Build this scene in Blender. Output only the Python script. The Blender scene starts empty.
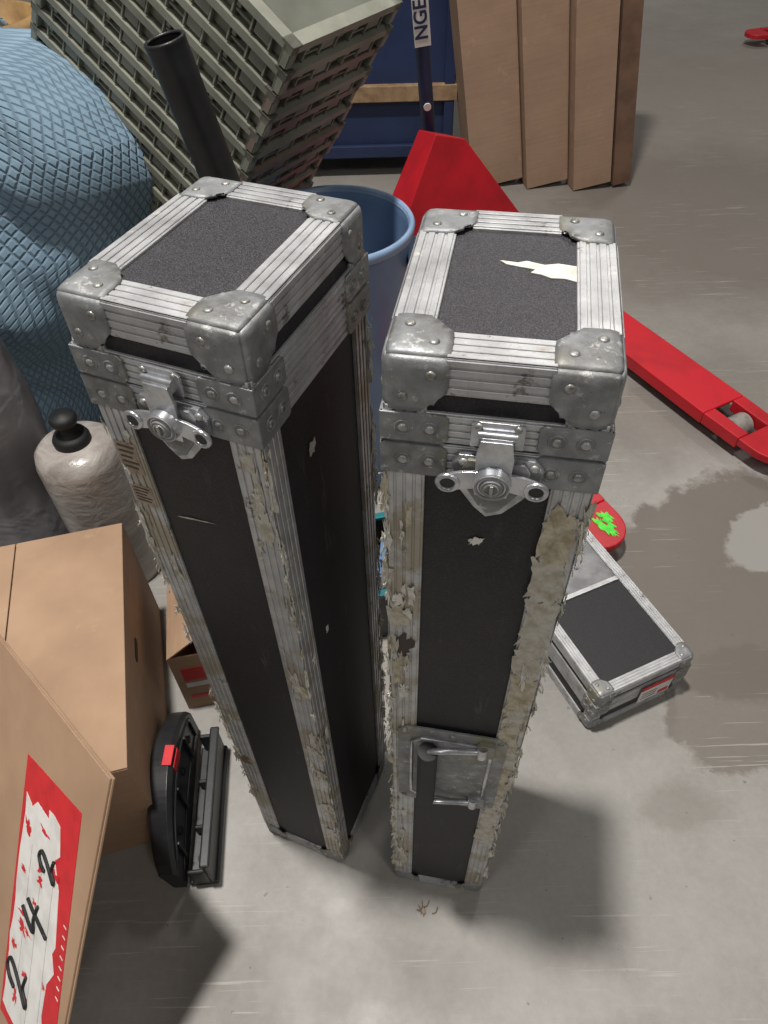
import bpy, bmesh, math, random
from mathutils import Vector, Matrix
V=Vector
random.seed(7)
S=bpy.context.scene
try:
    S.view_settings.view_transform='Standard'
    S.view_settings.look='None'
except Exception as e: print(e)

# ------------------------------------------------------------ materials
def srgb(r,g,b):
    f=lambda c:((c/255+.055)/1.055)**2.4 if c/255>.04045 else c/255/12.92
    return (f(r),f(g),f(b),1)
class NT:
    def __init__(s,name):
        s.m=bpy.data.materials.new(name); s.m.use_nodes=True
        s.t=s.m.node_tree; s.b=s.t.nodes['Principled BSDF']
        s.co=s.t.nodes.new('ShaderNodeTexCoord').outputs['Object']
    def n(s,typ,**k):
        x=s.t.nodes.new(typ)
        for a,b in k.items(): setattr(x,a,b)
        return x
    def l(s,a,b): s.t.links.new(a,b)
    def noise(s,scale,detail=4,rough=.6,vec=None,dist=0):
        x=s.n('ShaderNodeTexNoise'); x.inputs['Scale'].default_value=scale
        x.inputs['Detail'].default_value=detail; x.inputs['Roughness'].default_value=rough
        x.inputs['Distortion'].default_value=dist
        s.l(vec or s.co,x.inputs['Vector']); return x.outputs['Fac']
    def rng(s,x,a,b,c=0,d=1):
        r=s.n('ShaderNodeMapRange'); r.inputs[1].default_value=a; r.inputs[2].default_value=b
        r.inputs[3].default_value=c; r.inputs[4].default_value=d; s.l(x,r.inputs[0]); return r.outputs[0]
    def math(s,op,a,b=None):
        m=s.n('ShaderNodeMath',operation=op)
        for i,x in enumerate((a,b)):
            if x is None: continue
            if isinstance(x,(int,float)): m.inputs[i].default_value=x
            else: s.l(x,m.inputs[i])
        return m.outputs[0]
    def mix(s,fac,a,b):
        m=s.n('ShaderNodeMix',data_type='RGBA')
        if isinstance(fac,(int,float)): m.inputs[0].default_value=fac
        else: s.l(fac,m.inputs[0])
        for i,x in ((6,a),(7,b)):
            if isinstance(x,tuple): m.inputs[i].default_value=x
            else: s.l(x,m.inputs[i])
        return m.outputs[2]
    def scaled(s,x,y,z,rot=(0,0,0)):
        m=s.n('ShaderNodeMapping'); m.inputs['Scale'].default_value=(x,y,z); m.inputs['Rotation'].default_value=rot; s.l(s.co,m.inputs[0]); return m.outputs[0]
    def bump(s,h,st=.3,dist=.002):
        b=s.n('ShaderNodeBump'); b.inputs['Strength'].default_value=st; b.inputs['Distance'].default_value=dist
        s.l(h,b.inputs['Height']); s.l(b.outputs[0],s.b.inputs['Normal'])
    def fin(s,col,rough=.5,metal=0):
        if isinstance(col,tuple): s.b.inputs['Base Color'].default_value=col
        else: s.l(col,s.b.inputs['Base Color'])
        if isinstance(rough,(int,float)): s.b.inputs['Roughness'].default_value=rough
        else: s.l(rough,s.b.inputs['Roughness'])
        s.b.inputs['Metallic'].default_value=metal
        return s.m
def simple(name,c1,c2=None,rough=.5,metal=0,scale=8,bump=0,bscale=60,lo=.4,hi=.65):
    t=NT(name)
    col=c1 if c2 is None else t.mix(t.rng(t.noise(scale),lo,hi),c1,c2)
    if bump: t.bump(t.noise(bscale),bump)
    return t.fin(col,rough,metal)

def m_alu(name,dirt=.62):
    t=NT(name)
    base=t.mix(t.rng(t.noise(30),.35,.7),srgb(200,201,202),srgb(168,168,170))
    base=t.mix(t.rng(t.noise(9,6,.7),dirt,dirt+.07,0,.75),base,srgb(160,150,128))
    base=t.mix(t.rng(t.noise(23,8,.75),.60,.64,0,.75),base,srgb(88,82,76))
    base=t.mix(t.rng(t.noise(40,8,.8),.60,.64,0,.65),base,srgb(222,220,212))
    scr=t.noise(1,3,.5,t.scaled(400,400,14))
    base=t.mix(t.rng(scr,.62,.7,0,.4),base,srgb(128,128,130))
    t.bump(t.noise(120),.15)
    return t.fin(base,t.rng(t.noise(18),.3,.7,.34,.58),.5)
ALU=m_alu('aluminium_extrusion',.64); ALU_D=m_alu('aluminium_extrusion_grimy',.5)
def m_zinc():
    t=NT('zinc_steel')
    vo=t.n('ShaderNodeTexVoronoi'); vo.inputs['Scale'].default_value=60; t.l(t.co,vo.inputs[0])
    b=t.mix(t.rng(vo.outputs['Distance'],0,.6),srgb(162,164,165),srgb(138,140,142))
    b=t.mix(t.rng(t.noise(14,7,.75),.46,.62,0,.65),b,srgb(104,102,98))
    b=t.mix(t.rng(t.noise(55,7,.75),.58,.64,0,.75),b,srgb(200,199,194))
    b=t.mix(t.rng(t.noise(7,3,.6),.54,.64,0,.35),b,srgb(168,160,116))
    b=t.mix(t.rng(t.noise(80,6,.8),.64,.68,0,.7),b,srgb(70,66,62))
    t.bump(t.noise(40,6,.7),.5,.003)
    return t.fin(b,t.rng(t.noise(30),.3,.7,.42,.66),.45)
ZINC=m_zinc()
CHROME=simple('bright_zinc_hardware',srgb(206,208,212),srgb(158,160,164),.28,.8,40)
RIVET=simple('rivet_steel',srgb(172,172,170),srgb(118,116,110),.42,.55,90)
def m_lam():
    t=NT('black_laminate')
    b=t.mix(t.rng(t.noise(500,2),.45,.7),srgb(24,22,26),srgb(44,42,46))
    b=t.mix(t.rng(t.noise(5,5,.7),.5,.75,0,.4),b,srgb(54,50,52))
    s=t.noise(1,4,.6,t.scaled(60,60,9))
    b=t.mix(t.math('MULTIPLY',t.rng(s,.60,.68,0,.35),t.rng(t.noise(8),.45,.6)),b,srgb(110,104,100))
    b=t.mix(t.rng(t.noise(34,9,.8),.735,.75,0,.8),b,srgb(170,166,160))
    t.bump(t.noise(450,2),.3,.001)
    return t.fin(b,.6,0)
LAM=m_lam()
def m_lamtop(name='black_textured_laminate',a=srgb(32,31,35),c=srgb(82,80,85)):
    t=NT(name)
    b=t.mix(t.rng(t.noise(750,2),.42,.68),a,c)
    t.bump(t.noise(700,2),.4,.001)
    return t.fin(b,.5,0)
LAMT=m_lamtop()
LAMT2=m_lamtop('black_panel_laminate',srgb(20,20,22),srgb(46,45,48))
LAMG=simple('grey_sheen_laminate',srgb(92,92,94),srgb(128,128,130),.35,.3,12)  # reflective laminate: its greyish sheen is put into the base colour
TAPE=simple('old_tape_residue',srgb(194,186,164),srgb(154,142,116),.55,0,70,.5,90)
TAPEG=simple('greyish_tape_film',srgb(194,191,180),srgb(164,156,138),.45,.05,70,.5,90)
TAPEW=simple('white_torn_paper',srgb(222,220,212),srgb(192,188,176),.8,0,60,.4,120)
OLDP=simple('faded_paper_label',srgb(166,150,130),srgb(134,118,100),.7,0,90)
INK=simple('label_ink',srgb(60,50,46),srgb(80,70,64),.8)
BLACKP=simple('black_plastic',srgb(28,29,31),srgb(42,43,45),.4,0,12,.1)
RUB=simple('black_rubber',srgb(18,18,20),srgb(30,30,30),.6)
RED=simple('red_paint',srgb(186,22,36),srgb(158,18,30),.4,0,5,.05)
REDP=simple('red_print',srgb(206,36,44),srgb(188,30,38),.6,0,30)
WHITE=simple('white_label',srgb(226,224,220),srgb(206,204,200),.6,0,20)
GREEN=simple('green_spray',srgb(90,225,70),srgb(60,190,60),.6,0,60)
GREYP=simple('grey_rubber_wheel',srgb(140,136,130),srgb(105,100,96),.6,0,30)
def m_card(name,c1,c2):
    t=NT(name)
    b=t.mix(t.rng(t.noise(4,5,.6),.35,.7),c1,c2)
    f=t.noise(1,2,.5,t.scaled(6,6,160))
    b=t.mix(t.rng(f,.4,.7,0,.15),b,srgb(110,84,64))
    b=t.mix(t.rng(t.noise(14,6,.7),.6,.7,0,.25),b,srgb(200,170,142))
    t.bump(t.noise(50),.12)
    return t.fin(b,.8,0)
CARD=m_card('corrugated_cardboard',srgb(174,143,116),srgb(154,125,100))
CARD2=m_card('corrugated_cardboard_dull',srgb(160,132,110),srgb(144,118,98))
CARDD=simple('cardboard_edge',srgb(112,86,68),srgb(92,68,54),.9)
PTAPE=simple('clear_brown_tape',srgb(176,136,96),srgb(160,120,84),.25)
NAVY=simple('navy_blue_paint',srgb(34,48,82),srgb(26,38,68),.5,0,3)
WOOD=simple('bare_wood',srgb(150,124,94),srgb(126,100,74),.7,0,20,.2)
BIN=simple('blue_plastic',srgb(108,134,166),srgb(88,114,148),.4,0,3)
BINR=simple('blue_plastic_rim',srgb(138,160,188),srgb(118,142,172),.35,0,6)
TOTE=simple('olive_grey_plastic',srgb(136,137,124),srgb(112,113,102),.55,0,6,.1)
TOTE2=simple('brown_grey_plastic',srgb(130,118,108),srgb(112,98,90),.55,0,6,.1)
TOTEI=simple('pale_grey_plastic',srgb(150,152,142),srgb(132,134,124),.5,0,6)
TAN=simple('tan_fibreboard',srgb(150,118,74),srgb(110,84,52),.6,0,8)
TEAL=simple('teal_plastic',srgb(20,110,118),srgb(14,84,92),.4)
def m_film():
    t=NT('stretch_film'); 
    b=t.mix(t.rng(t.noise(1,4,.6,t.scaled(10,10,24),1.0),.35,.65),srgb(142,134,128),srgb(178,172,166))
    t.bump(t.noise(1,4,.6,t.scaled(22,22,34),1.5),.6,.004)
    return t.fin(b,.25,0)
FILM=m_film()
def m_bag():
    t=NT('grey_plastic_bag')
    b=t.mix(t.rng(t.noise(4,3,.6),.3,.7),srgb(108,108,112),srgb(132,132,136))
    t.bump(t.noise(6,3,.6,None,.8),.6,.02)
    return t.fin(b,.32,0)
BAG=m_bag()
def m_quilt():
    t=NT('quilted_blanket')
    uv=t.n('ShaderNodeTexCoord').outputs['UV']
    sp=t.n('ShaderNodeSeparateXYZ'); t.l(uv,sp.inputs[0])
    nz=t.math('MULTIPLY',t.noise(7,3,.5),.9)
    a=t.math('ADD',t.math('MULTIPLY',sp.outputs[0],26),nz)
    c=t.math('MULTIPLY',sp.outputs[1],27)
    p=t.math('PINGPONG',t.math('ADD',a,c),.5); q=t.math('PINGPONG',t.math('SUBTRACT',a,c),.5)
    d=t.math('MINIMUM',p,q)
    h=t.rng(d,0,.22)
    col=t.mix(h,srgb(106,129,146),srgb(126,151,168))
    col=t.mix(t.rng(t.noise(5),.3,.75,0,.5),col,srgb(108,133,152))
    t.bump(h,.8,.005)
    return t.fin(col,.95,0)
QUILT=m_quilt()

def m_floor():
    t=NT('stained_concrete')
    pos=t.n('ShaderNodeNewGeometry').outputs['Position']
    t.co=pos
    b=t.mix(t.rng(t.noise(1.1,5,.6),.35,.68),srgb(154,151,146),srgb(134,131,125))
    b=t.mix(t.rng(t.noise(5,8,.7),.42,.72,0,.45),b,srgb(116,112,106))
    b=t.mix(t.rng(t.noise(60,6,.7),.4,.8,0,.22),b,srgb(178,176,172))
    nz=t.n('ShaderNodeTexNoise'); nz.inputs['Scale'].default_value=5; nz.inputs['Detail'].default_value=8; nz.inputs['Roughness'].default_value=.65
    t.l(pos,nz.inputs['Vector'])
    def stain(b,cx,cy,rx,ry,col,fac,soft=.15,amp=.5,rot=0):
        vs=t.n('ShaderNodeVectorMath',operation='MULTIPLY_ADD'); t.l(nz.outputs['Color'],vs.inputs[0])
        vs.inputs[1].default_value=(amp,amp,0); t.l(pos,vs.inputs[2])
        mp=t.n('ShaderNodeMapping',vector_type='TEXTURE'); mp.inputs['Location'].default_value=(cx+amp/2,cy+amp/2,0)
        mp.inputs['Rotation'].default_value=(0,0,rot); mp.inputs['Scale'].default_value=(rx,ry,1)
        t.l(vs.outputs[0],mp.inputs[0])
        ml=t.n('ShaderNodeVectorMath',operation='MULTIPLY'); ml.inputs[1].default_value=(1,1,0); t.l(mp.outputs[0],ml.inputs[0])
        ln=t.n('ShaderNodeVectorMath',operation='LENGTH'); t.l(ml.outputs[0],ln.inputs[0])
        return t.mix(t.rng(ln.outputs['Value'],1+soft,1-soft,0,fac),b,col)
    DK=srgb(100,93,85); LT=srgb(150,148,144)
    b=stain(b,1.8,4.8,2.2,2.0,srgb(118,111,104),.7,.5,.9)
    b=stain(b,1.75,3.5,.8,.8,DK,.65,.3,.6)
    b=stain(b,1.0,2.9,.7,.4,DK,.4,.5,.5)
    b=stain(b,1.15,2.05,.5,.25,DK,.5,.3,.4,.6)
    b=stain(b,1.10,1.26,.50,.36,DK,.85,.05,.35,.5)
    b=stain(b,.88,.84,.20,.14,DK,.7,.06,.25,.8)
    b=stain(b,1.18,1.40,.18,.10,LT,.8,.08,.28,.6)
    b=stain(b,.66,.60,.10,.06,DK,.35,.3,.2)
    b=stain(b,-.1,.28,.35,.1,DK,.35,.4,.3)
    b=stain(b,.42,.15,.12,.05,DK,.3,.4,.2)
    b=stain(b,2.5,2.2,.5,.3,DK,.45,.2,.4)
    for sc,ro,lo in ((1,.5,.655),(1,1.9,.66),(1,2.7,.665)):
        s=t.noise(1,3,.5,t.scaled(3,120,1,(0,0,ro)))
        f=t.math('MULTIPLY',t.rng(s,lo,lo+.03,0,.35),t.rng(t.noise(2.2,3),.46,.60))
        b=t.mix(f,b,srgb(196,195,190))
    dots=t.rng(t.noise(45,2,.5),.73,.75,0,.55)
    b=t.mix(dots,b,srgb(84,80,76))
    t.bump(t.noise(90,6,.7),.1,.003)
    return t.fin(b,t.rng(t.noise(2.5,5),.35,.65,.42,.62),0)
FLOOR=m_floor()

# ------------------------------------------------------------ mesh builder
def link(o,parent=None):
    S.collection.objects.link(o)
    if parent: o.parent=parent
    return o
def empty(name,loc=(0,0,0),rotz=0,M=None):
    e=bpy.data.objects.new(name,None); e.empty_display_size=.1; link(e)
    if M is not None: e.matrix_world=M
    else:
        e.location=loc; e.rotation_euler=(0,0,rotz)
    return e
class MB:
    def __init__(s,name): s.name=name;s.v=[];s.f=[];s.m=[];s.s=[];s.mats=[]
    def mi(s,mat):
        if mat not in s.mats: s.mats.append(mat)
        return s.mats.index(mat)
    def add(s,vs,fs,mat,smooth=False):
        o=len(s.v); s.v+= [V(v) for v in vs]; k=s.mi(mat)
        for f in fs: s.f.append([i+o for i in f]); s.m.append(k); s.s.append(smooth)
    def obox(s,o,ex,ey,ez,mat):
        o,ex,ey,ez=V(o),V(ex),V(ey),V(ez)
        vs=[o,o+ex,o+ex+ey,o+ey,o+ez,o+ex+ez,o+ex+ey+ez,o+ey+ez]
        s.add(vs,[(0,3,2,1),(4,5,6,7),(0,1,5,4),(1,2,6,5),(2,3,7,6),(3,0,4,7)],mat)
    def box(s,c,sz,mat,M=None):
        M=M or Matrix.Identity(3); M=M.to_3x3()
        ex,ey,ez=M@V((sz[0],0,0)),M@V((0,sz[1],0)),M@V((0,0,sz[2]))
        s.obox(V(c)-(ex+ey+ez)/2,ex,ey,ez,mat)
    def cyl(s,p0,p1,r0,mat,r1=None,n=20,caps=True):
        p0,p1=V(p0),V(p1); r1=r0 if r1 is None else r1
        a=(p1-p0).normalized(); u=a.orthogonal().normalized(); w=a.cross(u)
        vs=[];
        for p,r in ((p0,r0),(p1,r1)):
            for i in range(n):
                t=2*math.pi*i/n; vs.append(p+(u*math.cos(t)+w*math.sin(t))*r)
        s.add(vs,[(i,(i+1)%n,n+(i+1)%n,n+i) for i in range(n)],mat,True)
        if caps: s.add(vs[:n],[tuple(range(n))],mat); s.add(vs[n:],[tuple(range(n))],mat)
    def torus(s,c,axis,R,r,mat,n=22,k=8,sx=1,up=None):
        c=V(c);a=V(axis).normalized(); u=V(up).normalized() if up else a.orthogonal().normalized(); w=a.cross(u)
        vs=[];fs=[]
        for i in range(n):
            t=2*math.pi*i/n; d=u*math.cos(t)+w*math.sin(t)*sx; dn=d.normalized()
            for j in range(k):
                q=2*math.pi*j/k; vs.append(c+d*R+(dn*math.cos(q)+a*math.sin(q))*r)
        for i in range(n):
            for j in range(k):
                fs.append((i*k+j,((i+1)%n)*k+j,((i+1)%n)*k+(j+1)%k,i*k+(j+1)%k))
        s.add(vs,fs,mat,True)
    def dome(s,c,nrm,r,h,mat,n=12):
        c=V(c);a=V(nrm).normalized();u=a.orthogonal().normalized();w=a.cross(u);vs=[];fs=[]
        R=[(1,-.2),(1,.15),(.8,.65),(.45,.93)]
        for rr,hh in R:
            for i in range(n):
                t=2*math.pi*i/n; vs.append(c+(u*math.cos(t)+w*math.sin(t))*r*rr+a*h*hh)
        vs.append(c+a*h*.7)
        for k in range(3):
            for i in range(n): fs.append((k*n+i,k*n+(i+1)%n,(k+1)*n+(i+1)%n,(k+1)*n+i))
        for i in range(n): fs.append((3*n+i,3*n+(i+1)%n,4*n))
        s.add(vs,fs,mat,True)
    def prism(s,pts,o,ex,ey,ez,mat):
        o,ex,ey,ez=V(o),V(ex),V(ey),V(ez); n=len(pts)
        a=[o+ex*p[0]+ey*p[1] for p in pts]; b=[p+ez for p in a]
        s.add(a+b,[tuple(range(n)),tuple(range(2*n-1,n-1,-1))]+[(i,(i+1)%n,n+(i+1)%n,n+i) for i in range(n)],mat)
    def tube(s,pts,r,mat,n=8):
        pts=[V(p) for p in pts]; vs=[];fs=[]; u=None
        for i,p in enumerate(pts):
            t=(pts[min(i+1,len(pts)-1)]-pts[max(i-1,0)]).normalized()
            u=(t.orthogonal() if u is None else u-t*u.dot(t)).normalized(); w=t.cross(u)
            for j in range(n):
                q=2*math.pi*j/n; vs.append(p+(u*math.cos(q)+w*math.sin(q))*r)
        for i in range(len(pts)-1):
            for j in range(n): fs.append((i*n+j,i*n+(j+1)%n,(i+1)*n+(j+1)%n,(i+1)*n+j))
        fs+= [tuple(range(n)),tuple(range((len(pts)-1)*n,len(pts)*n))]
        s.add(vs,fs,mat,True)
    def lathe(s,prof,c,mat,n=40,smooth=True,fn=None):
        vs=[];fs=[];c=V(c)
        for k,(r,z) in enumerate(prof):
            for i in range(n):
                t=2*math.pi*i/n; rr=r*(fn(t,z) if fn else 1)
                vs.append(c+V((math.cos(t)*rr,math.sin(t)*rr,z)))
        for k in range(len(prof)-1):
            for i in range(n): fs.append((k*n+i,k*n+(i+1)%n,(k+1)*n+(i+1)%n,(k+1)*n+i))
        s.add(vs,fs,mat,smooth)
    def blob(s,o,ex,ey,n,rx,ry,mat,jag=.35,lift=.003,N=16):
        o,ex,ey,n=V(o),V(ex),V(ey),V(n); vs=[o+n*lift*.5]; fs=[]
        rr=[1+random.uniform(-jag,jag) for _ in range(N)]
        for k,f in enumerate((.55,1)):
            for i in range(N):
                t=2*math.pi*i/N; c,q=math.cos(t),math.sin(t)
                c=math.copysign(abs(c)**.6,c); q=math.copysign(abs(q)**.6,q)
                vs.append(o+ex*c*rx*rr[i]*f+ey*q*ry*rr[i]*f+n*random.uniform(.1,1)*lift)
        for i in range(N):
            j=(i+1)%N; fs.append((0,1+i,1+j)); fs.append((1+i,1+N+i,1+N+j,1+j))
        s.add(vs,fs,mat)
    def build(s,parent=None,bevel=0,seg=2,recalc=True,solid=0,sub=0,M=None):
        me=bpy.data.meshes.new(s.name); me.from_pydata([tuple(v) for v in s.v],[],s.f)
        for m in s.mats: me.materials.append(m)
        for p,k,q in zip(me.polygons,s.m,s.s): p.material_index=k; p.use_smooth=q
        if recalc:
            bm=bmesh.new(); bm.from_mesh(me); bmesh.ops.recalc_face_normals(bm,faces=bm.faces); bm.to_mesh(me); bm.free()
        o=bpy.data.objects.new(s.name,me); link(o,parent)
        if M is not None: o.matrix_world=M
        if solid:
            x=o.modifiers.new('s','SOLIDIFY'); x.thickness=solid; x.offset=-1
        if bevel:
            x=o.modifiers.new('b','BEVEL'); x.width=bevel; x.segments=seg; x.limit_method='ANGLE'; x.angle_limit=math.radians(40)
        if sub:
            x=o.modifiers.new('u','SUBSURF'); x.levels=sub; x.render_levels=sub
        return o

# ------------------------------------------------------------ flight case
def flight_case(name,w,d,h,lid,loc,rotz,t=.036,c=.056,latch=True,handle=False,extra=None,side_latch=False,grime=1,topmat=None):
    root=empty(name,loc,rotz)
    X,Y=w/2,d/2
    def core(nm,z0,z1,mat,bot,top):
        bm=bmesh.new(); i=.003
        bmesh.ops.create_cube(bm,size=1)
        for v in bm.verts:
            v.co=V((v.co.x*2*(X-i),v.co.y*2*(Y-i),z0 if v.co.z<0 else z1))
        vs=[v for v in bm.verts if (bot and v.co.z==z0) or (top and v.co.z==z1)]
        bm.verts.ensure_lookup_table()
        if vs: bmesh.ops.bevel(bm,geom=vs,offset=.03,affect='VERTICES',segments=1,profile=.5)
        me=bpy.data.meshes.new(nm); bm.to_mesh(me); bm.free(); me.materials.append(mat)
        if top: 
            me.materials.append(topmat or LAMT)
            for p in me.polygons:
                if p.normal.z>.9: p.material_index=1
        return link(bpy.data.objects.new(nm,me),root)
    core('body_panels',.003,h-lid-.002,LAM,True,False)
    core('lid_panels',h-lid+.002,h-.003,LAM,False,True)
    e=MB('edge_extrusions'); cc=c-.006
    def strip(p0,p1,wd,n,width,mat=ALU):
        p0,p1,wd,n=V(p0),V(p1),V(wd),V(n); L=p1-p0
        e.obox(p0-n*.0035,L,wd*width,n*.0035,mat)
        for a,b in ((.03,.21),(.27,.45),(.52,.70),(.77,.94)):
            e.obox(p0+wd*width*a,L,wd*width*(b-a),n*.0013,mat)
    sides=[((-X,-Y),(X,-Y),(0,-1)),((X,-Y),(X,Y),(1,0)),((X,Y),(-X,Y),(0,1)),((-X,Y),(-X,-Y),(-1,0))]
    zs=h-lid; sl=min(.032,lid*.36); sb=t
    for a,b,n in sides:
        A=V((a[0],a[1],0));B=V((b[0],b[1],0));N=V((n[0],n[1],0));D=(B-A).normalized()
        for z,dz in ((0,1),(h,-1)):
            p0=A+D*cc+V((0,0,z)); p1=B-D*cc+V((0,0,z))
            strip(p0,p1,(0,0,dz),N,t); strip(p0,p1,-N,(0,0,-dz),t)
        strip(A+V((0,0,zs+.0012)),B+V((0,0,zs+.0012)),(0,0,1),N,sl)
        strip(A+V((0,0,zs-.0012)),B+V((0,0,zs-.0012)),(0,0,-1),N,sb)
        for P,dd in ((A,D),(B,-D)):
            strip(P+V((0,0,cc)),P+V((0,0,zs-sb)),dd,N,t,ALU_D if grime else ALU)
            strip(P+V((0,0,zs+sl)),P+V((0,0,h-cc)),dd,N,t)
    e.build(root,bevel=.0006,seg=1)
    g=MB('corner_guards'); rv=MB('rivets'); off=.003; r=.013; n=9
    for sx in (-1,1):
        for sy in (-1,1):
            for sz in (-1,1):
                C=V((sx*(X+off),sy*(Y+off),h+off if sz>0 else 0.0))
                sg=V((sx,sy,sz))
                for ax in range(3):
                    o1,o2=[i for i in range(3) if i!=ax]
                    vs=[];fs=[]
                    for i in range(n):
                        for j in range(n):
                            a=c*(i/(n-1)); b=c*(j/(n-1)); lim=1.6*c
                            if a+b>lim: k=lim/(a+b); a*=k;b*=k
                            p=[0,0,0]; p[o1]=a;p[o2]=b
                            q=[max(x,r) for x in p]; dv=V([p[k]-q[k] for k in range(3)])
                            pp=V(q)+ (dv.normalized()*r if dv.length>0 else V((0,0,0)))
                            vs.append(V([C[k]-sg[k]*pp[k] for k in range(3)]))
                    for i in range(n-1):
                        for j in range(n-1):
                            f=[i*n+j,(i+1)*n+j,(i+1)*n+j+1,i*n+j+1]
                            nn=(vs[f[1]]-vs[f[0]]).cross(vs[f[3]]-vs[f[0]])
                            if nn[ax]*sg[ax]<0: f=f[::-1]
                            fs.append(tuple(f))
                    g.add(vs,fs,ZINC,True)
                    nr=V((0,0,0)); nr[ax]=sg[ax]
                    for a,b in ((.74,.34),(.34,.74)):
                        p=[0,0,0]; p[o1]=a*c;p[o2]=b*c
                        if sz<0 and ax==2: continue
                        rv.dome([C[k]-sg[k]*p[k] for k in range(3)],nr,.0046,.0020,RIVET)
    g.build(root,recalc=False,solid=.0035)
    br=MB('seam_braces')
    bw=c*.98
    for a,b,nn in sides:
        A=V((a[0],a[1],0));B=V((b[0],b[1],0));N=V((nn[0],nn[1],0));D=(B-A).normalized()
        for P,dd in ((A,D),(B,-D)):
            for z0,hh,sgn in ((zs+.002,sl-.001,1),(zs-.002,sb-.001,-1)):
                f=.004
                pts=[(-.0035,0),(bw-f,0),(bw,f),(bw,hh-f),(bw-f,hh),(-.0035,hh)]
                br.prism(pts,P+V((0,0,z0)),dd,(0,0,sgn),N*.0038,ZINC)
                for q in (.3,.72):
                    rv.dome(P+dd*bw*q+V((0,0,z0+sgn*hh*.5))+N*.0038,N,.0046,.0024,RIVET)
                    rv.torus(P+dd*bw*q+V((0,0,z0+sgn*hh*.5))+N*.0038,N,.0072,.0010,ZINC,18,5)
    br.build(root,bevel=.001)
    rv.build(root,recalc=True)
    def butterfly(O,ex,N,s=1):
        L=MB('butterfly_latch'); O,ex,N=V(O),V(ex),V(N); ez=V((0,0,1))
        P=lambda x,z,y=0:O+ex*x*s+ez*z*s+N*y*s
        L.prism([(x*s,z*s) for x,z in ((-.022,.004),(.022,.004),(.022,.026),(.016,.031),(-.016,.031),(-.022,.026))],O+N*.002,ex,ez,N*.003,CHROME)
        L.obox(P(-.013,.008,.004),ex*.026*s,ez*.012*s,N*.008*s,CHROME)
        L.cyl(P(-.016,.020,.008),P(.016,.020,.008),.0038*s,CHROME,n=12)
        pts=[(-.030,-.006),(.034,-.006),(.042,-.016),(.040,-.036),(.026,-.056),(.012,-.074),(-.002,-.080),(-.014,-.068),(-.030,-.044),(-.036,-.018)]
        L.prism([(a*s,b*s) for a,b in pts],O+N*.001,ex,ez,N*.005*s,CHROME)
        L.prism([(a*s*.74,(b-.004)*s*.86) for a,b in pts],O+N*.006*s,ex,ez,N*.0035*s,ZINC)
        L.prism([(a*s,b*s) for a,b in ((-.014,-.045),(.014,-.045),(.016,.0),(.013,.018),(-.013,.018),(-.016,.0))],O+N*.010*s,ex,ez,N*.004*s,CHROME)
        L.cyl(P(0,-.026,.010),P(0,-.026,.022),.0175*s,CHROME,.0155*s,n=28)
        L.cyl(P(0,-.026,.022),P(0,-.026,.0245),.011*s,ZINC,.009*s,n=24)
        L.torus(P(0,-.026,.022),N,.0135*s,.0014*s,ZINC)
        L.torus(P(0,-.026,.0245),N,.006*s,.001*s,RIVET)
        L.box(P(0,-.026,.0255),(.003*s,.003*s,.012*s),RIVET)
        for sg in (-1,1):
            w=[(sg*a*s,b*s) for a,b in ((.012,-.016),(.026,-.018),(.038,-.022),(.046,-.028),(.046,-.038),(.038,-.044),(.030,-.040),(.014,-.036))]
            if sg<0: w=w[::-1]
            L.prism(w,O+N*.012*s,ex,ez,N*.003*s,CHROME)
            L.torus(P(sg*.038,-.032,.015),N,.0085*s,.0026*s,CHROME)
            L.cyl(P(sg*.038,-.032,.0151),P(sg*.038,-.032,.0156),.0060*s,BLACKP,n=16)
        for x,z in ((-.026,-.014),(.034,-.014),(.004,-.067)):
            L.dome(P(x,z,.0062),N,.0045*s,.0025*s,RIVET)
        for x in (-.016,.016): L.dome(P(x,.026,.005),N,.0035*s,.002*s,RIVET)
        L.build(root,bevel=.0012)
    if latch: butterfly((0.004,-Y-.003,zs+.004),(1,0,0),(0,-1,0),1.0 if h>.5 else .55)
    if side_latch:
        butterfly((-X-.003,0,zs),(0,-1,0),(-1,0,0),.55)
    if handle:
        H=MB('spring_handle'); z0,z1=.485,.745; x0,x1=-X+.010,X-.018; y=-Y
        def ring(a0,a1,b0,b1,f): return [(a0+f,b0),(a1-f,b0),(a1,b0+f),(a1,b1-f),(a1-f,b1),(a0+f,b1),(a0,b1-f),(a0,b0+f)]
        fr=.026
        H.prism(ring(x0,x1,z0,z1,.012),(0,y-.0045,0),(1,0,0),(0,0,1),(0,.004,0),ZINC)
        H.prism(ring(x0+fr*.8,x1-fr*.8,z0+fr,z1-fr,.012),(0,y-.0062,0),(1,0,0),(0,0,1),(0,.002,0),ZINC)
        lip=ring(x0+fr*.8,x1-fr*.8,z0+fr,z1-fr,.014); lip.append(lip[0])
        H.tube([(a,y-.006,b) for a,b in lip],.003,CHROME)
        gx=x0+.046; gy=y-.020
        for zz,sg in ((z0+.040,1),(z1-.030,-1)):
            H.tube([(x1-.03,y-.010,zz),(x1-.05,y-.013,zz),(gx+.03,gy+.003,zz),(gx+.010,gy,zz+sg*.002),(gx,gy,zz+sg*.010),(gx,gy,zz+sg*.03)],.0050,CHROME)
            H.cyl((x1-.034,y-.010,zz-.014),(x1-.034,y-.010,zz+.014),.008,CHROME,n=14)
            H.box((x1-.028,y-.008,zz),(.022,.008,.036),ZINC)
        H.cyl((gx,gy,z0+.046),(gx,gy,z1-.036),.0145,RUB,n=24)
        for a in (x0+.01,(x0+x1)/2,x1-.01):
            for b in (z0+.012,z1-.012): H.dome((a,y-.0045,b),(0,-1,0),.0045,.0025,RIVET)
        H.build(root,bevel=.001)
    if extra: extra(root,X,Y,h,zs)
    return root

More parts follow.
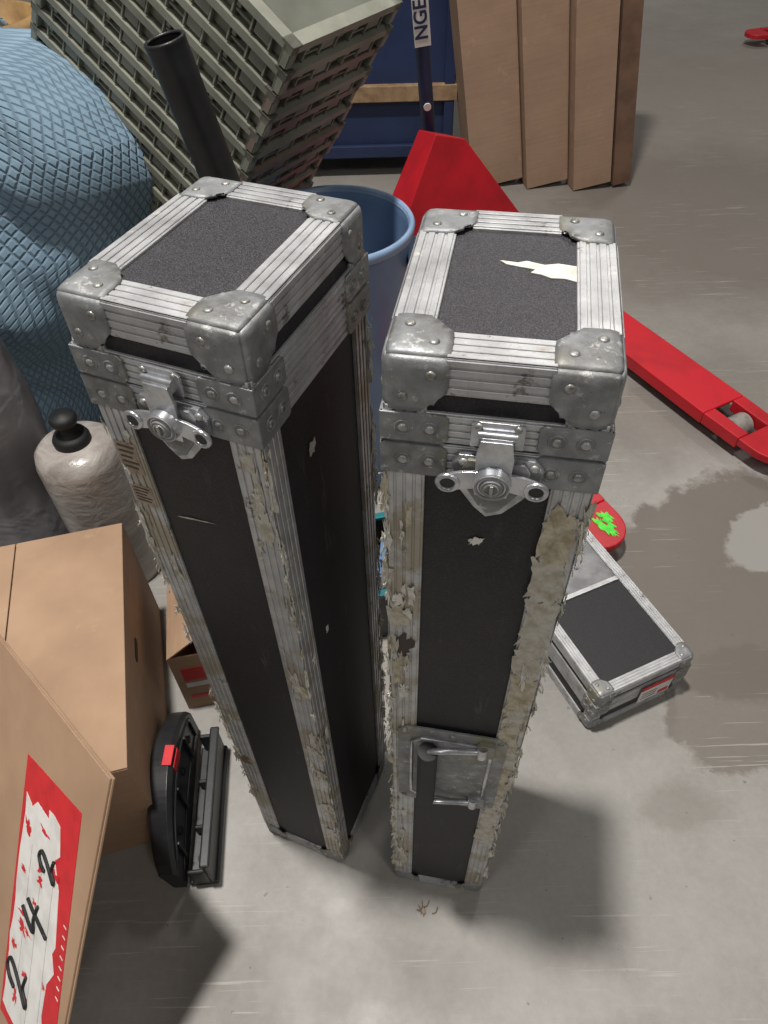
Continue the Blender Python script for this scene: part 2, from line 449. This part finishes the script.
def ragged(T,X,Y,z0,z1,cnt,edges,mat=None,big=1):
    for _ in range(cnt):
        sx,sy,face=random.choice(edges)
        z=random.uniform(z0,z1); m=mat or random.choice((TAPE,TAPEG,TAPEG,TAPEW,TAPEW))
        inset=random.choice((0,0,0,random.uniform(0,.03)))
        if face=='y':
            o=(sx*(X-inset),sy*(Y+.0013),z); ex=(1,0,0); n=(0,sy,0)
        else:
            o=(sx*(X+.0013),sy*(Y-inset),z); ex=(0,1,0); n=(sx,0,0)
        T.blob(o,ex,(0,0,1),n,random.uniform(.0012,.0045)*big,random.uniform(.005,.026),m,.65,random.uniform(.001,.0035),16)
        if random.random()<.6:
            for q_ in range(3):
                q=V((sx*X,sy*Y,z+random.uniform(-.012,.012))); dr=V((sx*random.uniform(.2,1),sy*random.uniform(.2,1),0))
                dz=random.uniform(-.014,.004)
                T.tube([q,q+dr*.003+V((0,0,dz*.3)),q+dr*.006+V((0,0,dz)),q+dr*.006+V((0,0,dz*1.6))],random.uniform(.0004,.0011),m,5)

def extraR(root,X,Y,h,zs):
    T=MB('tape_residue')
    o=V((.040,.022,h-.0028)); pts=[(-.052,.012),(-.036,.010),(-.028,.014),(-.012,.009),(.0,.013),(.018,.010),(.026,.011),(.026,-.012),(.016,-.016),(.006,-.012),(-.006,-.013),(-.014,-.008),(-.024,-.006),(-.020,.000),(-.034,.003),(-.046,.006)]
    T.prism(pts,o,(1,0,0),(0,1,0),(0,0,.0008),TAPEW)
    z=zs-.07
    while z>.36:
        L=random.uniform(.05,.10)
        T.blob((X-.019+random.uniform(-.003,.003),-Y-.0014,z-L/2),(1,0,0),(0,0,1),(0,-1,0),random.uniform(.012,.019),L*.60,random.choice((TAPE,TAPEG,TAPEG)),.24,.0014,40); z-=L
    for _ in range(12):
        T.blob((-X+.016+random.uniform(-.006,.006),-Y-.0016,random.uniform(.15,zs-.1)),(1,0,0),(0,0,1),(0,-1,0),random.uniform(.004,.011),random.uniform(.010,.032),random.choice((TAPE,TAPEG,TAPEW)),.45,.001,26)
    T.blob((-.004,-Y+.0022,zs-.125),(1,0,0),(.3,0,1),(0,-1,0),.006,.006,TAPEW,.3,.0006,24)
    T.blob((-X+.016,-Y-.0016,zs-.33),(1,0,0),(0,0,1),(0,-1,0),.011,.020,INK,.5,.0005,22)
    ragged(T,X,Y,.1,zs-.05,120,[(1,-1,'y'),(-1,-1,'y'),(-1,-1,'y'),(1,-1,'x')])
    T.build(root,recalc=False)
def extraL(root,X,Y,h,zs):
    T=MB('tape_residue')
    T.blob((-.01,-Y+.0022,zs-.185),(1,0,.15),(0,0,1),(0,-1,0),.022,.0012,TAPEG,.6,.0005,22)
    T.blob((X-.0025,-.03,zs-.12),(0,1,0),(0,.2,1),(1,0,0),.008,.009,TAPEW,.3,.0006,22)
    T.blob((X-.0025,-.05,zs-.45),(0,1,0),(0,0,1),(1,0,0),.004,.008,TAPEW,.3,.0006,20)
    for zc,hh in ((zs-.085,.045),(zs-.15,.03),(.42,.035)):
        T.obox((-X+.004,-Y-.0013,zc-hh),(.027,0,0),(0,0,hh),(0,-.0006,0),OLDP)
        for q in range(5): T.obox((-X+.007,-Y-.0019,zc-hh*.15-hh*.17*q),(.021-.003*(q%3),0,0),(0,0,hh*.06),(0,-.0003,0),INK)
    for _ in range(14):
        T.blob((X-.016+random.uniform(-.008,.008),-Y-.0016,random.uniform(.15,zs-.06)),(1,0,0),(0,0,1),(0,-1,0),random.uniform(.004,.011),random.uniform(.010,.032),random.choice((TAPE,TAPEG,TAPEG,TAPEW)),.45,.001,26)
    ragged(T,X,Y,.05,zs-.05,150,[(1,-1,'y'),(1,-1,'x'),(1,1,'x'),(1,1,'x'),(-1,-1,'y')])
    T.build(root,recalc=False)
CH=1.37
flight_case('flight_case',.184,.248,CH,.088,(.1167,.5696,0),math.radians(-11.3),handle=True,extra=extraR)
flight_case('flight_case',.188,.248,CH,.088,(-.1494,.6492,0),math.radians(-23.4),extra=extraL)
def extraS(root,X,Y,h,zs):
    T=MB('plates_and_label')
    T.box((0,.02,h-.001),(2*X-.06,.012,.006),ALU)
    T.obox((-X+.03,.026,h-.0028),(2*X-.06,0,0),(0,Y-.056,0),(0,0,.002),LAMG)
    T.obox((-.005,-Y-.0045,.045),(.095,0,0),(0,0,.070),(0,-.0022,0),WHITE)
    T.obox((-.005,-Y-.0050,.100),(.095,0,0),(0,0,.015),(0,-.0022,0),REDP)
    T.obox((.055,-Y-.0050,.050),(.030,0,0),(0,0,.016),(0,-.0022,0),REDP)
    for i in range(3): T.obox((.002,-Y-.0050,.056+i*.012),(.044,0,0),(0,0,.003),(0,-.0022,0),BLACKP)
    T.build(root)
flight_case('flight_case',.275,.50,.165,.07,(.518,1.075,0),math.radians(23),t=.028,c=.045,latch=False,side_latch=True,extra=extraS,grime=0,topmat=LAMT2)

# ------------------------------------------------------------ floor
f=MB('floor'); f.add([(-9,-4,0),(9,-4,0),(9,14,0),(-9,14,0)],[(0,1,2,3)],FLOOR); f.build()

# ------------------------------------------------------------ cartons
def carton(name,w,d,h,loc,rotz,mat=CARD,M=None,label=None,open_top=False,tape=True):
    root=empty(name,loc,rotz,M); b=MB('carton_walls'); th=.005
    X,Y=w/2,d/2
    b.obox((-X,-Y,0),(w,0,0),(0,th,0),(0,0,h),mat); b.obox((-X,Y-th,0),(w,0,0),(0,th,0),(0,0,h),mat)
    b.obox((-X,-Y+th,0),(th,0,0),(0,d-2*th,0),(0,0,h),mat); b.obox((X-th,-Y+th,0),(th,0,0),(0,d-2*th,0),(0,0,h),mat)
    b.obox((-X+th,-Y+th,0.001),(w-2*th,0,0),(0,d-2*th,0),(0,0,th),mat)
    if not open_top:
        g=.002
        b.obox((-X+.001,-Y+.001,h),(w/2-g,0,0),(0,d-.002,0),(0,0,th),mat); b.obox((g,-Y+.001,h),(w/2-g,0,0),(0,d-.002,0),(0,0,th),mat)
        b.obox((-X+th,-Y+th,h-.004),(w-2*th,0,0),(0,d-2*th,0),(0,0,.003),CARDD)
        if tape:
            b.obox((-.026,-Y-.0006,h+th),(.052,0,0),(0,d+.0012,0),(0,0,.0006),PTAPE)
            b.obox((-.026,-Y-.0008,h-.06),(.052,0,0),(0,.0008,0),(0,0,.066),PTAPE)
    b.build(root,bevel=.0015)
    if label: label(root,X,Y,h)
    return root
def slot(root,X,Y,h):
    b=MB('hand_hole'); b.prism([(.0,-.012),(.05,-.012),(.058,0),(.05,.012),(0,.012),(-.008,0)],(X+.0004,-.02,h-.09),(0,1,0),(0,0,1),(.0006,0,0),RUB); b.build(root)
carton('cardboard_box',.5,.64,.375,(-.815,.817,0),math.radians(13.5),label=slot,tape=False)
def redbits(root,X,Y,h):
    b=MB('packets')
    for i in range(16):
        R=Matrix.Rotation(random.uniform(-.6,.6),3,'X')@Matrix.Rotation(random.uniform(0,3),3,'Z')
        b.box((random.uniform(-X+.05,X-.05),random.uniform(-Y+.05,Y-.05),random.uniform(h-.08,h-.02)),(.07,.045,.02),random.choice((REDP,REDP,WHITE,REDP,CARD2)),R)
    b.obox((-X+.02,-Y-.001,.135),(.15,0,0),(0,.0015,0),(0,0,.055),REDP)
    b.obox((-X+.02,-Y-.001,.105),(.15,0,0),(0,.0015,0),(0,0,.02),WHITE)
    b.obox((-X+.02,-Y-.001,.05),(.15,0,0),(0,.0015,0),(0,0,.015),REDP)
    for sx in (-1,1):
        R=Matrix.Rotation(sx*math.radians(-50),3,'Y')
        b.obox((sx*X,-Y,h),R@V((0,0,.10)),(0,2*Y,0),R@V((.004,0,0)),CARD)
    b.build(root)
carton('cardboard_box',.22,.27,.24,(-.43,1.03,0),math.radians(10),open_top=True,label=redbits)

# leaning flattened carton with label
A=V((-.393,.407,.71)); C=V((-.499,.1665,.396)); ac=(C-A).normalized(); ab=V((-.672,.680,-.294)).normalized()
ab=(ab-ac*ab.dot(ac)).normalized(); nn=ab.cross(ac)
nn=nn if nn.dot(V((0,0,1.7))-A)>0 else -nn
M=Matrix.Identity(4)
ex,ey,ez=-ab,-ac,nn
if ex.cross(ey).dot(ez)<0: ex=ab
for i in range(3): M[i][0]=ex[i];M[i][1]=ey[i];M[i][2]=ez[i];M[i][3]=A[i]
fr=empty('flattened_carton',M=M)
sgn=1 if ex.dot(ab)>0 else -1
b=MB('board'); L=A.z/(-ac.z)
b.obox((0,-L,-.008),(sgn*.56,0,0),(0,L,0),(0,0,.004),CARD)
b.obox((sgn*.002,-L,-.004),(sgn*.556,0,0),(0,L,0),(0,0,.004),CARD)
b.build(fr,bevel=.001)
def label_panel():
    b=MB('shipping_label'); u=sgn
    def R(p):
        a=-.12; x,y=p[0]*.93-.06,p[1]*.93+.10
        return (u*(.06+x*math.cos(a)-y*math.sin(a)),-.10+x*math.sin(a)+y*math.cos(a))
    b.prism([R(p) for p in ((.065,-.10),(.30,-.10),(.30,-.60),(.065,-.60))],(0,0,.0003),(1,0,0),(0,1,0),(0,0,.0008),REDP)
    random.seed(5)
    edge=[(.13,-.165),(.285,-.165),(.29,-.58),(.10,-.58)]
    poly=[]
    for k in range(4):
        p,q=edge[k],edge[(k+1)%4]; n=12 if k in (1,3) else 7
        for m in range(n):
            f=m/n; j=.004 if k in (1,2) else .017
            poly.append((p[0]+(q[0]-p[0])*f+random.uniform(-j,j),p[1]+(q[1]-p[1])*f+random.uniform(-j,j)))
    b.prism([R(p) for p in poly],(0,0,.0012),(1,0,0),(0,1,0),(0,0,.0005),WHITE)
    for q in range(8):
        x,y=R((.070,-.30-.018*q)); b.obox((x,y,.0012),(u*.010,0,0),(0,-.002,0),(0,0,.0004),WHITE)
    for q in range(16): b.blob((*R((random.uniform(.11,.27),random.uniform(-.56,-.18))),.0018),(1,0,0),(0,1,0),(0,0,1),random.uniform(.004,.016),random.uniform(.003,.010),REDP,.7,.0004,16)
    for q in range(3): b.prism([R(p) for p in ((.135+.05*q,-.24),(.1356+.05*q,-.24),(.1356+.05*q,-.55),(.135+.05*q,-.55))],(0,0,.0018),(1,0,0),(0,1,0),(0,0,.0002),GREYP)
    def stroke(pts,w=.0030):
        P=[V((*R(p),.0035)) for p in pts]; Q=[]
        for i in range(len(P)-1):
            a=P[max(i-1,0)];p=P[i];c=P[i+1];d=P[min(i+2,len(P)-1)]
            for s_ in range(4):
                t=s_/4; Q.append(.5*((2*p)+(c-a)*t+(2*a-5*p+4*c-d)*t*t+(3*p-a-3*c+d)*t**3))
        Q.append(P[-1]); b.tube(Q,w,RUB,6)
    def two(cx,cy,s):
        P=[(-.7,.35),(-.45,.95),(.1,1.15),(.55,.75),(.35,.2),(-.15,-.4),(-.75,-1.0),(-.45,-1.1),(.0,-.75),(.85,-1.15)]
        stroke([(cx+q*s+p*s*.22,cy+p*s*.8) for p,q in P])
    def four(cx,cy,s):
        stroke([(cx+q*s,cy+p*s*.8) for p,q in [(-.1,1.15),(-.45,.5),(-.6,-.05),(.0,.05),(.8,-.2)]])
        stroke([(cx+q*s,cy+p*s*.8) for p,q in [(.55,.75),(.3,.1),(-.05,-1.2)]])
    two(.235,-.495,.040); four(.190,-.355,.046); two(.165,-.240,.028)
    b.build(fr)
label_panel()

# tall cartons leaning at back
xs=[(.50,.78,3.86,CARD2,.20),(.79,1.02,3.84,CARD2,.14),(1.03,1.24,3.80,CARD2,.12),(1.245,1.35,3.82,CARDD,.10)]
for i,(x0,x1,y,m,dep) in enumerate(xs):
    Mx=Matrix.Translation((x0+(x1-x0)/2,y+dep/2,0.02))@Matrix.Rotation(math.radians(-9),4,'Y')@Matrix.Rotation(math.radians(8),4,'Z')
    carton('tall_cardboard_carton',x1-x0-.01,dep,1.7,None,0,m,M=Mx)

# ------------------------------------------------------------ blue bulk cart
r=empty('blue_bulk_cart',(-.33,4.05,0)); b=MB('panels')
b.box((0,.3,.95),(1.5,.6,1.7),NAVY); b.box((0,-.02,.42),(1.52,.04,.075),WOOD)
for x in (-.72,0,.72): b.box((x,-.02,.95),(.05,.03,1.7),NAVY)
for z in (.14,1.78): b.box((0,-.02,z),(1.5,.03,.06),NAVY)
for x in (-.65,.65):
    for y in (.06,.54):
        b.cyl((x-.02,y,.05),(x+.02,y,.05),.05,RUB)
        b.box((x,y,.09),(.06,.05,.03),ZINC)
b.build(r,bevel=.004)

# ------------------------------------------------------------ blue bin
r=empty('recycling_bin',(-.110,1.765,0)); b=MB('bin_shell')
b.lathe([(0,.01),(.15,.0),(.155,.02),(.196,.82),(.200,.83),(.206,.835),(.206,.849),(.198,.852),(.194,.846),(.190,.82),(.150,.03),(0,.03)],(0,0,0),BIN,56)
b.lathe([(.197,.822),(.207,.828),(.209,.845),(.203,.8535),(.196,.851),(.192,.84)],(0,0,0),BINR,56)
for a in (0,math.pi):
    b.box((.205*math.cos(a),.205*math.sin(a),.76),(.03,.12,.03),BIN)
b.build(r)

# ------------------------------------------------------------ black tube
r=empty('black_plastic_tube'); b=MB('tube')
p0,p1=V((-.07,1.45,0.0)),V((-.345,1.40,1.345)); ax=(p1-p0).normalized()
b.cyl(p0,p1,.036,BLACKP,n=32,caps=False); b.cyl(p0,p1,.031,RUB,n=32,caps=False)
b.torus(p1,ax,.0335,.0035,BLACKP,32); b.torus(p0+ax*.01,ax,.0335,.0035,BLACKP,32)
b.build(r)

# ------------------------------------------------------------ nested totes
u=V((.45,-.32,.83)).normalized(); r_=V((.575,.82,0)).normalized(); x_=r_.cross(u).normalized()
M=Matrix.Identity(4); P=V((-.148,1.606,1.27))
for i in range(3): M[i][0]=x_[i];M[i][1]=r_[i];M[i][2]=u[i];M[i][3]=P[i]
root=empty('nested_tote_stack',M=M); b=MB('tote_layers'); LL,SS=.66,.39; st=.056
def wall(o,dx,n,L,z,mat):
    o,dx,n=V(o),V(dx),V(n)
    up=V((0,0,1))
    b.obox(o+up*(z-.006),dx*L,n*-.030,up*.006,mat)
    b.obox(o+up*(z-.018),dx*L,n*-.003,up*.012,mat)
    b.obox(o+up*(z-.052)-n*.018,dx*L,n*-.004,up*.046,mat)
    k=int(L/.05)
    for i in range(k+1):
        q=o+dx*(L-.004)*i/k
        b.obox(q+up*(z-.050)-n*.003,dx*.004,n*-.018,up*.044,mat)
    for i in range(k):
        q=o+dx*(L*i/k+.006)
        if i%3==1:
            b.obox(q+up*(z-.040)-n*.006,dx*(L/k-.010),n*-.012,up*.004,mat)
            b.obox(q+up*(z-.030)-n*.004,dx*(.010),n*-.014,up*.020,mat)
        elif i%3==2:
            b.obox(q+up*(z-.046)-n*.006,dx*(L/k-.012),n*-.012,up*.026,mat)
for k in range(26):
    z=-k*st; m=TOTE
    jx=random.uniform(-.007,.007)
    mr=TOTE2 if k>1 and k%2==0 else TOTE
    wall((-LL+jx,0,0),(1,0,0),(0,-1,0),LL,z,m)
    wall((0+jx,0,0),(0,1,0),(1,0,0),SS,z,mr)
    wall((-LL+jx,SS,0),(1,0,0),(0,1,0),LL,z,m)
    wall((-LL+jx,0,0),(0,1,0),(-1,0,0),SS,z,m)
iv=[(-LL+.03,.03,-.004),(-.03,.03,-.004),(-.03,SS-.03,-.004),(-LL+.03,SS-.03,-.004),(-LL+.07,.07,-.30),(-.07,.07,-.30),(-.07,SS-.07,-.30),(-LL+.07,SS-.07,-.30)]
b.add(iv,[(0,1,5,4),(1,2,6,5),(2,3,7,6),(3,0,4,7),(4,5,6,7)],TOTEI)
b.build(root,recalc=False)

# ------------------------------------------------------------ moving blanket
tab=[(0,-.98),(.4,-.92),(.6,-.74),(.74,-.60),(.9,-.54),(1.0,-.575),(1.08,-.65),(1.14,-.74),(1.18,-.85),(1.20,-1.05)]
ZT=1.20
def xr(z):
    for (a,p),(c_,q) in zip(tab,tab[1:]):
        if z<=c_: return p+(q-p)*(z-a)/(c_-a)
    return tab[-1][1]
from mathutils import noise as NZ
nu,nv=90,110; vs=[];uvs=[]
for j in range(nv+1):
    v=j/nv; z=ZT*(1-(1-v)**1.15)
    for i in range(nu+1):
        q=i/nu; a=q*math.pi/2
        X=-1.75+(xr(z)+1.75)*(math.sin(a)**.75); Y=1.68+.40*(1-math.cos(a)**.7)+.10*(z/ZT)**7
        d=NZ.noise(V((X*3,z*2.2,1)))*.07+NZ.noise(V((X*9+z*4,z*5,4)))*.028
        fold=.034*math.sin(8*(X*.9+z*1.2)+2.5*NZ.noise(V((X*2,z*2,0))))
        vs.append((X,Y+d+fold,z+.03*NZ.noise(V((X*3,5,q)))*v)); uvs.append((q*1.3,v*1.2))
fs=[(j*(nu+1)+i,j*(nu+1)+i+1,(j+1)*(nu+1)+i+1,(j+1)*(nu+1)+i) for j in range(nv) for i in range(nu)]
base=nv*(nu+1)
for k in range(1,9):
    for i in range(nu+1):
        p=vs[base+i]; uu=uvs[base+i]
        vs.append((p[0],p[1]+.035*k,p[2]+.01*math.sin(k*.4)-.006*k*k*.3)); uvs.append((uu[0],uu[1]+.035*k))
for k in range(8):
    o0=base if k==0 else (nv+1)*(nu+1)+(k-1)*(nu+1); o1=(nv+1)*(nu+1)+k*(nu+1)
    for i in range(nu): fs.append((o0+i,o0+i+1,o1+i+1,o1+i))
me=bpy.data.meshes.new('moving_blanket'); me.from_pydata(vs,[],fs); ul=me.uv_layers.new(name='UVMap')
for p in me.polygons:
    p.use_smooth=True
    for li,vi in zip(p.loop_indices,p.vertices): ul.data[li].uv=uvs[vi]
me.materials.append(QUILT); o=link(bpy.data.objects.new('moving_blanket',me))
x=o.modifiers.new('s','SOLIDIFY'); x.thickness=.012; x.offset=0

# ------------------------------------------------------------ stretch wrap roll / bag / drum
r=empty('stretch_wrap_roll',(-.775,1.36,0)); b=MB('roll')
b.lathe([(0,.0),(.105,.0),(.108,.02),(.107,.44),(.100,.475),(.085,.49),(.05,.497),(0,.498)],(0,0,0),FILM,44,fn=lambda t,z:1+.012*math.sin(3*t+z*9)+.006*math.sin(11*t+z*30))
b.lathe([(.045,.495),(.046,.51),(.04,.522),(.02,.526),(.019,.55),(.03,.556),(.034,.57),(.028,.582),(0,.585)],(0,0,0),RUB,30)
b.build(r)
r=empty('grey_refuse_bag',(-1.05,1.45,0)); b=MB('bag')
prof=[(0,.0),(.13,.0)]+[(.15+.006*math.sin(k),.03+k*.065) for k in range(12)]+[(.135,.80),(.09,.85),(.05,.87),(.03,.90),(.05,.94),(0,.95)]
b.lathe(prof,(0,0,0),BAG,60,fn=lambda t,z:1+.03*math.sin(5*t+z*3)+.012*math.sin(13*t-z*5))
b.build(r,sub=1)
r=empty('fibre_drum',(-1.10,2.36,0)); b=MB('drum')
b.lathe([(0,0),(.18,0),(.185,.02),(.18,.04),(.18,1.10),(.188,1.11),(.19,1.15),(.18,1.17),(.165,1.17),(.163,1.08),(.0,1.08)],(0,0,0),TAN,44)
for z in (.05,.55,1.03): b.torus((0,0,z),(0,0,1),.183,.006,ZINC,44)
b.build(r)

# ------------------------------------------------------------ small crate between the cases
r=empty('storage_crate',(.03,1.22,0),.2); b=MB('crate')
w_,d_,h_=.22,.26,.2
for s_ in (-1,1):
    b.box((s_*w_/2,0,h_/2),(.006,d_,h_),BLACKP); b.box((0,s_*d_/2,h_/2),(w_,.006,h_),BLACKP)
    b.box((s_*w_/2,0,h_),(.02,d_+.02,.012),TEAL); b.box((0,s_*d_/2,h_),(w_+.02,.02,.012),TEAL)
b.box((0,0,.004),(w_,d_,.006),BLACKP)
for k in range(6): b.box((random.uniform(-.06,.06),random.uniform(-.08,.08),.1+.02*k),(.09,.06,.03),random.choice((BIN,BLACKP,BIN,GREYP)),Matrix.Rotation(k*1.1,3,'Z')@Matrix.Rotation(.3,3,'X'))
b.build(r,bevel=.002)

# ------------------------------------------------------------ pallet jack
def pallet_jack(loc,rz):
    root=empty('pallet_jack',loc,rz)
    b=MB('forks_and_frame'); hw=.095; E=.10
    for yc in (-.385,.355):
        zt=.088
        b.obox((-.02,yc-hw,zt-.012),(.97+E,0,0),(0,2*hw,0),(0,0,.012),RED)
        for s_ in (-1,1): b.obox((-.02,yc+s_*hw-(.008 if s_>0 else 0),.04),(.97+E,0,0),(0,.008,0),(0,0,.045),RED)
        for s_ in (-1,1):
            pts=[(.95+E,s_*hw),(1.10+E,s_*(hw-.004)),(1.10+E,s_*.042),(.95+E,s_*.042)]
            b.prism(pts,(0,yc,zt-.045),(1,0,0),(0,1,0),(0,0,.045),RED)
        tip=[(1.10+E,-(hw-.004))]+[(1.16+E+.095*math.cos(q),.089*math.sin(q)) for q in [(-90+15*k)*math.pi/180 for k in range(13)]]+[(1.10+E,hw-.004)]
        b.prism(tip,(0,yc,zt-.03),(1,0,0),(0,1,0),(0,0,.028),RED)
        b.cyl((1.025+E,yc-.036,.042),(1.025+E,yc+.036,.042),.040,GREYP,n=28)
        b.cyl((1.025+E,yc-.07,.042),(1.025+E,yc+.07,.042),.01,ZINC)
    th=.012
    ya=-.07
    def slab(q,th,mat=RED):
        n=(q[1]-q[0]).cross(q[3]-q[0]).normalized()*th
        b.add(list(q)+[p-n for p in q],[(0,1,2,3),(7,6,5,4)]+[(i,i+4,(i+1)%4+4,(i+1)%4) for i in range(4)],mat)
    t1,t2,t3,t4=V((-.12,ya+.08,.65)),V((-.12,ya-.05,.69)),V((-.24,ya+.07,.63)),V((-.24,ya-.05,.67))
    slab([V((0,-.48,.088)),V((0,.45,.088)),t1,t2],th)
    slab([V((0,.45,.088)),V((-.18,.45,.088)),t3,t1],th)
    slab([V((-.18,-.48,.088)),V((0,-.48,.088)),t2,t4],th)
    slab([t2,t1,t3,t4],th)
    b.box((-.08,0,.10),(.16,.9,.03),RED)
    b.cyl((-.26,0,.12),(-.26,0,.50),.05,RED,n=28); b.cyl((-.26,0,.40),(-.26,0,.55),.03,ZINC)
    for s_ in (-1,1): b.cyl((-.29,s_*.10-.03,.09),(-.29,s_*.10+.03,.09),.09,GREYP,n=30)
    b.cyl((-.29,-.14,.09),(-.29,.14,.09),.015,ZINC)
    b.build(root,bevel=.004)
    return root
pj=pallet_jack((.385,2.69,0),math.radians(-62.6))
bpy.context.view_layer.update()
inv=pj.matrix_world.inverted()
h=MB('tow_handle'); a0,a1=inv@V((.235,2.98,.42)),inv@V((.145,2.80,1.22))
h.cyl(a0,a1,.026,NAVY,n=24); h.cyl(a0,a0+(a1-a0)*.12,.04,BLACKP,n=24)
ax=(a1-a0).normalized(); sd=ax.cross(inv.to_3x3()@V((0,-1,.3))).normalized()
loop=[a1+sd*.0,a1+sd*.10+ax*.02,a1+sd*.12+ax*.08,a1+sd*.10+ax*.15,a1+ax*.16,a1-sd*.10+ax*.15,a1-sd*.12+ax*.08,a1-sd*.10+ax*.02,a1]
h.tube(loop,.014,RUB,10)
h.build(pj)
front=(inv.to_3x3()@V((0,-1,.35))); front=(front-ax*front.dot(ax)).normalized(); side=ax.cross(front).normalized()
h=MB('handle_label'); c0=a0+(a1-a0)*.66+front*.026
h.obox(c0-side*.028,side*.056,ax*.30,front*.004,WHITE)
h.cyl(a0+(a1-a0)*.40+front*.025,a0+(a1-a0)*.40+front*.029,.014,WHITE,n=20)
h.build(pj)
tx=bpy.data.curves.new('label_text','FONT'); tx.body='NGE'; tx.size=.062; tx.extrude=.0006; tx.offset=.0012; tx.align_x='LEFT'; tx.align_y='CENTER'
to=bpy.data.objects.new('label_text',tx); link(to,pj); tx.materials.append(NAVY)
Mt=Matrix.Identity(4)
xx=ax; zz=front; yy=zz.cross(xx)
for i in range(3): Mt[i][0]=xx[i];Mt[i][1]=yy[i];Mt[i][2]=zz[i];Mt[i][3]=(c0+ax*.022+front*.0045)[i]
to.matrix_local=Mt
h=MB('spray_mark')
for k in range(8): h.blob((1.275+random.uniform(-.035,.035),-.355+random.uniform(-.022,.022),.0872),(1,0,0),(0,1,0),(0,0,1),.020,.009,GREEN,.6,.001,16)
h.build(pj)
pallet_jack((4.18,6.0,0),math.radians(190))

# ------------------------------------------------------------ black equipment bracket
r=empty('black_plastic_bracket'); b=MB('base_channel')
e0=V((-.380,.462,0)); dirv=V((-.02,.31,0)); 
sdv=V((-.062,-.005,0))
# L-shaped upright: foot plate, tall web, top flange and end gussets
b.obox(e0,dirv,sdv,(0,0,.016),BLACKP)
b.obox(e0+sdv*.10,dirv,sdv*.16,(0,0,.115),BLACKP)
b.obox(e0+sdv*.02+V((0,0,.108)),dirv,sdv*.34,(0,0,.010),BLACKP)
for q in (0,.33,.66,.97): b.obox(e0+dirv*q+sdv*.25,dirv*.03,sdv*.62,(0,0,.085 if q in (0,.97) else .055),BLACKP)
for q in (.16,.82): b.cyl(e0+dirv*q+sdv*.60+V((0,0,.016)),e0+dirv*q+sdv*.60+V((0,0,.024)),.010,RUB)
b.build(r,bevel=.004)
b=MB('curved_body'); N=30; pts=[]
for i in range(N+1):
    t=i/N; y=.455+.365*t; bow=math.sin(t*math.pi)**.7
    zt=.095+.115*bow
    pts.append((V((-.478-.03*t,y,.004)),V((-.491-.032*t-.012*bow,y,zt-.012)),V((-.483-.032*t-.010*bow,y,zt)),V((-.458-.032*t,y,zt+.004)),V((-.449-.032*t,y,zt-.006)),V((-.449-.03*t,y,.004))))
K=6
vs=[p for q in pts for p in q]; fs=[]
for i in range(N):
    for j in range(K): fs.append((i*K+j,(i+1)*K+j,(i+1)*K+(j+1)%K,i*K+(j+1)%K))
fs+=[tuple(range(K)),tuple(range(N*K+K-1,N*K-1,-1))]
b.add(vs,fs,BLACKP)
fl=lambda i,f:pts[i][5]+(pts[i][4]-pts[i][5])*f
b.tube([fl(i,.86) for i in range(2,N-1,2)],.004,BLACKP,8)
b.tube([fl(i,.30) for i in range(2,N-1,2)],.004,BLACKP,8)
for i in (4,12,22,27): b.obox(fl(i,.3),(pts[i][4]-pts[i][5])*.56,(0,.006,0),(.007,0,0),BLACKP)
for i in (7,17,24): b.cyl(fl(i,.6),fl(i,.6)+V((.005,0,0)),.009,RUB)
i=int(.55*N); b.obox(pts[i][3]+V((-.012,-.012,.001)),(.020,0,-.001),(0,.045,0),(0,0,.003),REDP)
b.obox(pts[i][4]+V((.0005,-.012,-.034)),(.002,0,0),(0,.045,0),(0,0,.034),REDP)
b.build(r,bevel=.003)

b=MB('tape_scrap')
for k in range(6):
    o=V((.065+random.uniform(-.015,.015),.395+random.uniform(-.010,.010),.004)); a=random.uniform(0,3)
    b.tube([o,o+V((math.cos(a),math.sin(a),.2))*.008,o+V((math.cos(a+.5),math.sin(a+.5),.1))*.018],.0009,WOOD,5)
b.build()

# ------------------------------------------------------------ lights
def area(name,loc,target,size,power,col=(1,1,1)):
    L=bpy.data.lights.new(name,'AREA'); L.shape='DISK'; L.size=size; L.energy=power; L.color=col
    o=bpy.data.objects.new(name,L); link(o); o.location=loc
    o.rotation_euler=(V(target)-V(loc)).to_track_quat('-Z','Y').to_euler(); return o
area('ceiling_lamp',(-.93,.96,7),(0,.6,0),.40,500,(1,.965,.92))
area('ceiling_lamp',(2.6,-3.2,6.0),(.2,1,0.4),1.2,62,(1,.96,.91))
area('ceiling_lamp',(2.5,6.5,7),(1,4,0),1.2,100,(1,.96,.91))
area('ceiling_lamp',(-3.0,-2.5,6.0),(-.3,.8,.5),1.2,50,(1,.98,.96))
w=bpy.data.worlds.new('World'); S.world=w; w.use_nodes=True
w.node_tree.nodes['Background'].inputs[0].default_value=(.82,.79,.76,1); w.node_tree.nodes['Background'].inputs[1].default_value=.145

# ------------------------------------------------------------ camera
th=math.radians(47.8); ph=.02756
R0=V((1,0,0)); F=V((0,math.cos(th),-math.sin(th))); D0=V((0,-math.sin(th),-math.cos(th)))
right=R0*math.cos(ph)+D0*math.sin(ph); down=-R0*math.sin(ph)+D0*math.cos(ph)
cam=bpy.data.cameras.new('camera'); co=bpy.data.objects.new('camera',cam); link(co)
M=Matrix.Identity(4)
for i in range(3): M[i][0]=right[i];M[i][1]=-down[i];M[i][2]=-F[i]
M[2][3]=1.7
co.matrix_world=M
cam.sensor_fit='VERTICAL'; cam.sensor_height=24; cam.lens=720/1024*24; cam.clip_start=.02
S.camera=co
